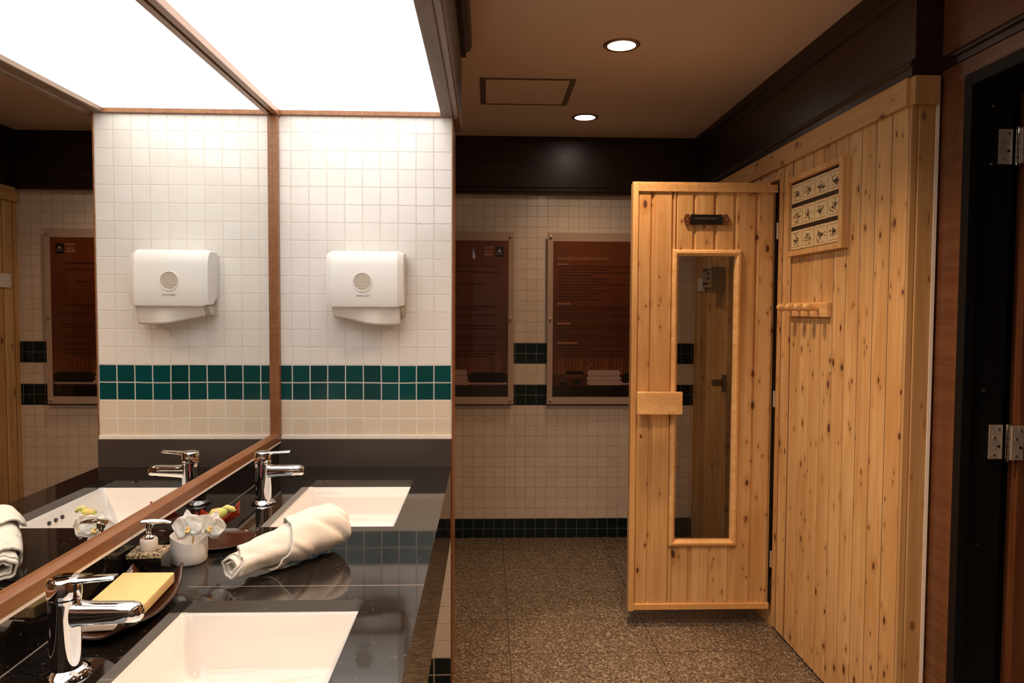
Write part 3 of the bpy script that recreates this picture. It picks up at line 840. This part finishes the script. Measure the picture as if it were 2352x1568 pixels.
sb = thing('soap_slab', (-.655, 1.345, CZ+.022), 'large cream-yellow block of soap lying on the brown dish', 'soap')
bm = bmesh.new(); bx(bm, -.048, .048, -.082, .082, 0, .020, .003, 3)
bm.transform(Matrix.Translation((-.653, 1.345, CZ+.024)) @ Matrix.Rotation(.08, 4, 'Z') @ Matrix.Rotation(.03, 4, 'Y'))
obj('soap_block', bm, 'soap', sb, True, .5)
bm = bmesh.new(); bx(bm, -.030, .030, -.013, .013, 0, .012, .004, 3)
bm.transform(Matrix.Translation((-.655, 1.238, CZ+.0165)) @ Matrix.Rotation(.12, 4, 'Z'))
tag(obj('small_soap', bm, 'white_soap', None, True, .6), 'small white soap bar at the near end of the brown dish', 'soap')

# soap dispenser ----------------------------------------------------
sx0, sy0 = -.697, 1.511
sp = thing('soap_dispenser', (sx0, sy0, CZ), 'square black soap dispenser with mottled top and chrome pump', 'soap dispenser')
bm = bmesh.new(); bx(bm, -.033, .033, -.030, .030, 0, .052, .003, 2)
R_ = Matrix.Translation((sx0, sy0, CZ)) @ Matrix.Rotation(.08, 4, 'Z'); bm.transform(R_)
obj('bottle', bm, 'black_gloss', sp)
bm = bmesh.new(); bx(bm, -.034, .034, -.031, .031, .052, .061, .002, 2); bm.transform(R_)
obj('mottled_top', bm, 'mottled', sp)
bm = bmesh.new(); lathe(bm, [(.016, .061), (.017, .063), (.017, .083), (.0155, .085), (.001, .085)], (sx0, sy0, CZ), 32)
obj('collar', bm, 'plastic_side', sp, True, .7)
bm = bmesh.new(); lathe(bm, [(.013, .085), (.012, .089), (.006, .091), (.0045, .094), (.0045, .104), (.008, .108), (.0085, .116), (.010, .118), (.010, .1215), (.001, .1225)], (sx0, sy0, CZ), 24)
pm = obj('pump', bm, 'chrome', sp, True, .9)
bm = bmesh.new(); tube(bm, [(sx0-.012, sy0-.003, CZ+.1195), (sx0+.01, sy0, CZ+.120), (sx0+.03, sy0+.004, CZ+.119), (sx0+.043, sy0+.006, CZ+.1155)], [.0045, .0055, .004, .0028], 14, sx=1.6)
obj('nozzle', bm, 'chrome', pm, True, 1)

# cup with orchids -------------------------------------------------
cxx, cyy = -.657, 1.613
bm = bmesh.new(); rings = []
NSEG = 56
prof = [(.001, .003, 0), (.028, .003, 0), (.0345, .008, .1), (.036, .03, .5), (.0365, .060, 1), (.0385, .060, 1), (.0392, .03, .5), (.0380, .006, .05), (.034, .0005, 0), (.001, .0005, 0)]
for r, z, wv in prof:
    ring = []
    for k in range(NSEG):
        a = 2*PI*k/NSEG
        lift = wv*(.0075*math.cos(a-2.2)+.003*math.cos(3*a+.4))
        ring.append(bm.verts.new((cxx+r*math.cos(a), cyy+r*math.sin(a), CZ+z+lift)))
    rings.append(ring)
for i in range(len(rings)-1):
    for k in range(NSEG): bm.faces.new((rings[i][k], rings[i][(k+1) % NSEG], rings[i+1][(k+1) % NSEG], rings[i+1][k]))
bm.faces.new(rings[0][::-1]); bm.faces.new(rings[-1])
tag(obj('porcelain_cup', bm, 'ceramic', None, True, .9), 'small white porcelain cup holding the orchid blooms', 'cup')
def petal_mesh(bm, Mx, length, width, cup=.25, tip=.5, n=10):
    g = []
    for i in range(n+1):
        u = i/n; w = width*math.sin(PI*min(1, (u*.93+.07))**.75)**.8
        row = []
        for j in range(9):
            v = -1+j/4
            x = u*length; y = v*w*.5
            z = cup*length*(u**1.6)*.5 - cup*width*(v*v)*.35 + .0015*math.sin(u*9+v*4)
            row.append(bm.verts.new(Mx @ Vector((x, y, z))))
        g.append(row)
    for i in range(n):
        for j in range(8): bm.faces.new((g[i][j], g[i][j+1], g[i+1][j+1], g[i+1][j]))
def bloom(name, c, yaw, pitch, roll, s, label):
    t = thing(name, c, label, 'flower')
    base = Matrix.Translation(c) @ Matrix.Rotation(yaw, 4, 'Z') @ Matrix.Rotation(PI/2+pitch, 4, 'X') @ Matrix.Rotation(roll, 4, 'Z')
    for k, (ang, L, W) in enumerate([(90, .030, .023), (210, .029, .022), (330, .029, .022), (22, .030, .036), (158, .030, .036)]):
        bm = bmesh.new(); petal_mesh(bm, base @ Matrix.Rotation(math.radians(ang), 4, 'Z') @ Matrix.Translation((0, 0, .001*k)), L*s, W*s, -.22)
        o = obj('petal', bm, 'petal', t, True, 3); md = o.modifiers.new('t', 'SOLIDIFY'); md.thickness = .0007
    bm = bmesh.new()
    for ang in (255, 285): petal_mesh(bm, base @ Matrix.Translation((0, 0, .003)) @ Matrix.Rotation(math.radians(ang), 4, 'Z') @ Matrix.Rotation(-.7, 4, 'Y'), .011*s, .008*s, .8, n=6)
    tube(bm, [base @ Vector((0, .002, .001)), base @ Vector((0, .0, .008)), base @ Vector((0, -.002, .010))], [.0022, .0028, .001], 10)
    obj('lip', bm, 'lip', t, True, 3)
    return t
bloom('orchid_bloom', (-.646, 1.588, CZ+.083), -.15, -.15, .25, 1.30, 'open white orchid bloom facing the viewer over the cup rim')
bloom('orchid_bloom', (-.609, 1.606, CZ+.080), .55, .05, -.5, 1.20, 'white orchid bloom turned right, behind the first bloom')
bd = thing('orchid_bud', (-.605, 1.64, CZ+.09), 'green and orange orchid bud leaning out to the right of the blooms', 'flower bud')
bm = bmesh.new(); tube(bm, [(-.622, 1.632, CZ+.094), (-.613, 1.637, CZ+.100), (-.600, 1.642, CZ+.099), (-.590, 1.646, CZ+.103), (-.584, 1.648, CZ+.108)], [.003, .0105, .0130, .009, .004], 16)
obj('bud_body', bm, 'bud', bd, True, 3)
bm = bmesh.new(); tube(bm, [(-.597, 1.645, CZ+.107), (-.586, 1.648, CZ+.111), (-.575, 1.650, CZ+.107), (-.568, 1.652, CZ+.102)], [.004, .0062, .0065, .003], 14)
obj('bud_tip', bm, 'yellow_green', bd, True, 3)
bm = bmesh.new(); tube(bm, [(-.650, 1.61, CZ+.02), (-.645, 1.612, CZ+.07), (-.622, 1.628, CZ+.094)], .002, 8)
obj('stem', bm, 'bud', bd, True, 3)

# red boat dish and flat plate --------------------------------------
bt = dish_surface('boat_dish', -.692, 1.868, .034, .060, PI/2+.06, .036, 'red_lacquer', boat=True, thick=.003, nx=14)
tag(bt, 'small pointed red lacquer dish behind the orchid cup', 'dish')
bm = bmesh.new()
lathe(bm, [(.001, .004), (.055, .004), (.078, .008), (.082, .011), (.084, .0105), (.080, .006), (.055, .0008), (.001, .0008)], (0, 0, 0), 56)
bm.transform(Matrix.Translation((-.640, 1.744, CZ)) @ Matrix.Diagonal((1.0, .98, 1, 1)))
tag(obj('flat_plate', bm, 'brown_lacquer', None, True, .8), 'shallow dark brown plate between the orchid cup and the red dish', 'plate')

# ------------------------------------------------------------------ paper towel dispenser
pd = thing('towel_dispenser', (-.417, PY-.06, 1.32), 'white plastic paper towel dispenser with a round window on the tiled partition', 'dispenser')
X0, X1, Z0, Z1, YF = -.547, -.288, 1.386, 1.577, 2.49
bm = bmesh.new()
# cover: side profile (y,z) rounded at the top
prof = [(YF+.004, Z0), (YF, Z0+.01), (YF-.002, Z0+.07), (YF, Z1-.05), (YF+.006, Z1-.022), (YF+.018, Z1-.006), (YF+.034, Z1), (PY-.012, Z1), (PY-.003, Z1-.03), (PY-.003, Z0+.055), (PY-.02, Z0+.022), (PY-.055, Z0)]
N = 14; rings = []
for i in range(N+1):
    u = i/N; x = X0+(X1-X0)*u
    e = min(u, 1-u)*(X1-X0); k = max(0, 1-e/.014); sh = .010*(1-math.sqrt(max(0, 1-k*k)))
    cy_, cz_ = (YF+PY)/2, (Z0+Z1)/2
    rings.append([bm.verts.new((x, p[0] + (sh if p[0] < cy_ else 0), p[1] + (sh*.6 if p[1] < cz_ else -sh*.6))) for p in prof])
# denser ends for a rounded look
for i in range(N):
    n = len(prof)
    for k in range(n): bm.faces.new((rings[i][k], rings[i][(k+1) % n], rings[i+1][(k+1) % n], rings[i+1][k]))
bm.faces.new(rings[0][::-1]); bm.faces.new(rings[-1])
cv = obj('cover', bm, 'plastic', pd, True, .45)
bm = bmesh.new()
prism_x(bm, [(YF+.035, Z0-.001), (PY-.002, Z0-.001), (PY-.002, Z0-.030), (PY-.035, Z0-.030), (YF+.05, Z0-.008)], X0+.012, X1-.008)
bx(bm, X0+.004, X1-.004, PY-.010, PY-.001, Z0-.03, Z0+.06)
obj('base', bm, 'plastic_side', pd)
# round window : recessed disc with a rim
wx, wz = -.4235, 1.470
bm = bmesh.new(); seg = 48; rgs = []
for r, y in [(.0335, YF-.0022), (.0325, YF-.0042), (.0300, YF-.0042), (.0285, YF-.0018)]:
    rgs.append([bm.verts.new((wx+r*math.cos(2*PI*k/seg), y, wz+r*math.sin(2*PI*k/seg))) for k in range(seg)])
for i in range(3):
    for k in range(seg): bm.faces.new((rgs[i][k], rgs[i][(k+1) % seg], rgs[i+1][(k+1) % seg], rgs[i+1][k]))
wn = obj('window_rim', bm, 'plastic', pd, True, 1)
bm = bmesh.new(); bm.faces.new([bm.verts.new((wx+.0287*math.cos(2*PI*k/seg), YF-.0024, wz+.0287*math.sin(2*PI*k/seg))) for k in range(seg)])
obj('window_pane', bm, plain('smoky_cream_window', (.55, .48, .40), .25, var=.03), wn)
bm = bmesh.new()
for zz, hw in ((wz-.010, .022), (wz-.020, .018)): bx(bm, wx-hw, wx+hw, YF-.0032, YF-.0026, zz-.0008, zz+.0008)
obj('paper_edges', bm, 'plastic_side', wn)
obj('lettering', text_mesh('KIMBERLY-CLARK', .006, (wx-.020, YF-.0025, wz-.048), RFRONT, .0003, width=.043), 'grey_ink', pd)
# paper hanging
bm = bmesh.new(); NX, NZ = 28, 8; g = []
for i in range(NX+1):
    u = i/NX; x = -.528 + u*.228
    zb = 1.353 - .032*min(1, u/.8)**.8 + .002*math.sin(u*9)
    if u > .93: zb += (u-.93)*.06
    row = []
    for j in range(NZ+1):
        v = j/NZ; z = Z0+.004 + (zb-Z0-.004)*v
        y = YF+.030 + .020*v + .006*math.sin(u*7+.5)*v - .008*math.exp(-((u-.6)/.12)**2)*v
        row.append(bm.verts.new((x, y-.012, z)))
    g.append(row)
for i in range(NX):
    for j in range(NZ): bm.faces.new((g[i][j], g[i][j+1], g[i+1][j+1], g[i+1][j]))
o = obj('paper_towel', bm, 'paper', None, True, 3); md = o.modifiers.new('t', 'SOLIDIFY'); md.thickness = .0006
tag(o, 'white paper towel hanging out below the wall dispenser', 'paper towel')

# ------------------------------------------------------------------ posters
YP = BACK-.030
def seglines(bm, lines, xr, y, h=.0062):
    for x0, x1, z in lines:
        x = x0
        while x < x1-.004:
            w = min(random.uniform(.012, .05), x1-x)
            hh = h*random.uniform(.8, 1.1)
            bm.faces.new([bm.verts.new((a, y, b)) for a, b in ((x, z-hh/2), (x+w, z-hh/2), (x+w, z+hh/2), (x, z+hh/2))])
            x += w+random.uniform(.002, .005)
def pz(py): return 1.38+(710-py)*.00258*1.0 - .012   # photograph row -> height on the poster plane
def rr_patch(bm, x0, x1, z0, z1, r, y, seg=5):
    bm.faces.new([bm.verts.new((a, y, b)) for a, b in rrect(x0, x1, z0, z1, min(r, (z1-z0)/2-.0005), seg)])
def poster(x0, x1, label, title):
    z0, z1 = .816, 1.834
    t = thing('wall_poster', ((x0+x1)/2, YP, z0), label, 'poster', 'acrylic notice posters on the back wall')
    obj('acrylic_sheet', boxes((x0, x1, YP-.004, YP+.004, z0, z1), bev=.001), 'acrylic_border', t)
    px0, px1, q0, q1 = x0+.033, x1-.033, z0+.045, z1-.050
    pr = obj('printed_sheet', B(px0, px1, YP-.0048, YP-.004, q0, q1), 'print', t)
    # logo at the top right
    lx = px1-.030
    obj('logo_square', boxes((lx-.048, lx, YP-.0053, YP-.0048, q1-.095, q1-.035)), 'print_black', pr)
    bm = bmesh.new()
    bm.faces.new([bm.verts.new((lx-.024+a, YP-.0056, q1-.066+b)) for a, b in ((-.014, 0), (.014, 0), (0, .018))])
    bx(bm, lx-.042, lx-.006, YP-.0056, YP-.0053, q1-.078, q1-.075)
    obj('logo_emblem', bm, 'steel', pr)
    bm = bmesh.new()
    for k, hh in ((0, .011), (1, .011), (2, .015)):
        x = lx-.112
        while x < lx-.062:
            w = random.uniform(.006, .010); bm.faces.new([bm.verts.new((a, YP-.0053, b)) for a, b in ((x, q1-.046-k*.021), (x+w, q1-.046-k*.021), (x+w, q1-.046-k*.021+hh), (x, q1-.046-k*.021+hh))])
            x += w+.0025
    obj('logo_lettering', bm, 'print_head', pr)
    f = px1-.05
    wd = {'F': f}
    if title:
        obj('title_lettering', text_mesh('ข้อควรปฏิบัติในการใช้บริการห้องซาวน่า', .026, (px0+.026, YP-.0052, pz(591)), RFRONT, .0002, width=.300), 'print_head', pr)
    s0 = px0+.026
    heads = [(601, .065), (692, .074), (737, .080), (782, .120)]
    for y, w in heads:
        bmh = bmesh.new(); seglines(bmh, [(s0, s0+w, pz(y))], None, YP-.0052, .0085)
        obj('heading_lettering', bmh, 'print_head', pr)
    L = []
    ends = [9, .30, 9, .19, .31, .27, .48, .2, .32, .25, .2, .25]
    for k, e in enumerate(ends): L.append((606.5+6.9*k, e))
    L += [(699, 9), (705, .45), (713, .26), (719.5, 9), (726, .26), (743, 9), (750, 9), (757.5, .06), (763.5, .24), (770.5, 9), (788, 9), (795, .17), (801.5, 9), (808, 9), (814, .5)]
    secs = [L[:12], L[12:17], L[17:20], L[20:22], L[22:]]
    for sec in secs:
      bm = bmesh.new()
      for y, e in sec: seglines(bm, [(s0+.008, min(px1-.03-.05*random.random(), s0+.008+e), pz(y))], None, YP-.0052)
      obj('body_lettering', bm, 'print_text', pr)
    # printed picture: towel stack, ladle and bucket on a dark bench
    bm = bmesh.new(); tx = px0+.205
    for k, (w, h, o_) in enumerate(((.212, .027, .002), (.205, .026, 0), (.198, .034, .003))):
        zb = .925+.006+sum((.028, .028, .036)[:k])
        rr_patch(bm, tx+o_, tx+o_+w, zb, zb+h, .014, YP-.0052)
    rr_patch(bm, tx+.20, min(px1, tx+.44), .934, .944, .004, YP-.0053)
    obj('printed_towels', bm, 'print_towel', pr)
    for nm, q in (('printed_cushion', (tx+.212, min(px1-.004, tx+.44), .945, 1.005, .028)), ('printed_bucket', (px0+.08, px0+.185, .995, 1.015, .009)),
                  ('printed_stone', (px0+.12, px0+.17, .930, .962, .015)), ('printed_stone', (px0+.04, px0+.09, .930, .945, .007))):
        bm = bmesh.new(); rr_patch(bm, *q, YP-.0051); obj(nm, bm, 'print_black', pr)
    bm = bmesh.new()
    bm.faces.new([bm.verts.new((a, YP-.0052, b)) for a, b in ((px0+.18, 1.014), (px0+.186, 1.012), (px0+.238, 1.052), (px0+.234, 1.058))])
    rr_patch(bm, px0+.228, px0+.244, 1.048, 1.062, .006, YP-.0053)
    rr_patch(bm, px0+.07, px0+.185, .983, .988, .002, YP-.0053)
    obj('printed_ladle', bm, 'print_wood', pr)
    for xx in (x0+.019, x1-.019):
        for zz in (z0+.024, (z0+z1)/2, z1-.024):
            bm = bmesh.new(); tube(bm, [(xx, BACK-.001, zz), (xx, YP-.008, zz), (xx, YP-.013, zz), (xx, YP-.015, zz)], [.008, .008, .0075, .003], 16)
            obj('standoff_screw', bm, 'steel', t, True, .8)
    return t
poster(.354, 1.072, 'brown notice poster partly behind the open sauna door', True)
poster(-.560, .156, 'brown notice poster to the left, partly hidden behind the tiled partition', False)

# ------------------------------------------------------------------ world, camera, view
w = bpy.data.worlds.new('room_air'); SC.world = w; w.use_nodes = True
w.node_tree.nodes['Background'].inputs[0].default_value = (1, .75, .55, 1)
w.node_tree.nodes['Background'].inputs[1].default_value = .02

cam = bpy.data.cameras.new('camera'); co = bpy.data.objects.new('camera', cam); COL.objects.link(co)
cam.sensor_width = 36; cam.lens = 1677*36/2352; cam.clip_start = .02
R = Vector((0.99943152, -0.03334195, 0.00499516)); U = Vector((-0.00352326, 0.04405901, 0.99902272)); F = Vector((0.03352945, 0.99847239, -0.04391649))
mw = Matrix(((R.x, U.x, -F.x, 0), (R.y, U.y, -F.y, 0), (R.z, U.z, -F.z, 1.38), (0, 0, 0, 1)))
co.matrix_world = mw
SC.camera = co
SC.view_settings.view_transform = 'Standard'; SC.view_settings.look = 'None'; SC.view_settings.gamma = 1
SC.view_settings.use_curve_mapping = False; SC.view_settings.exposure = .13
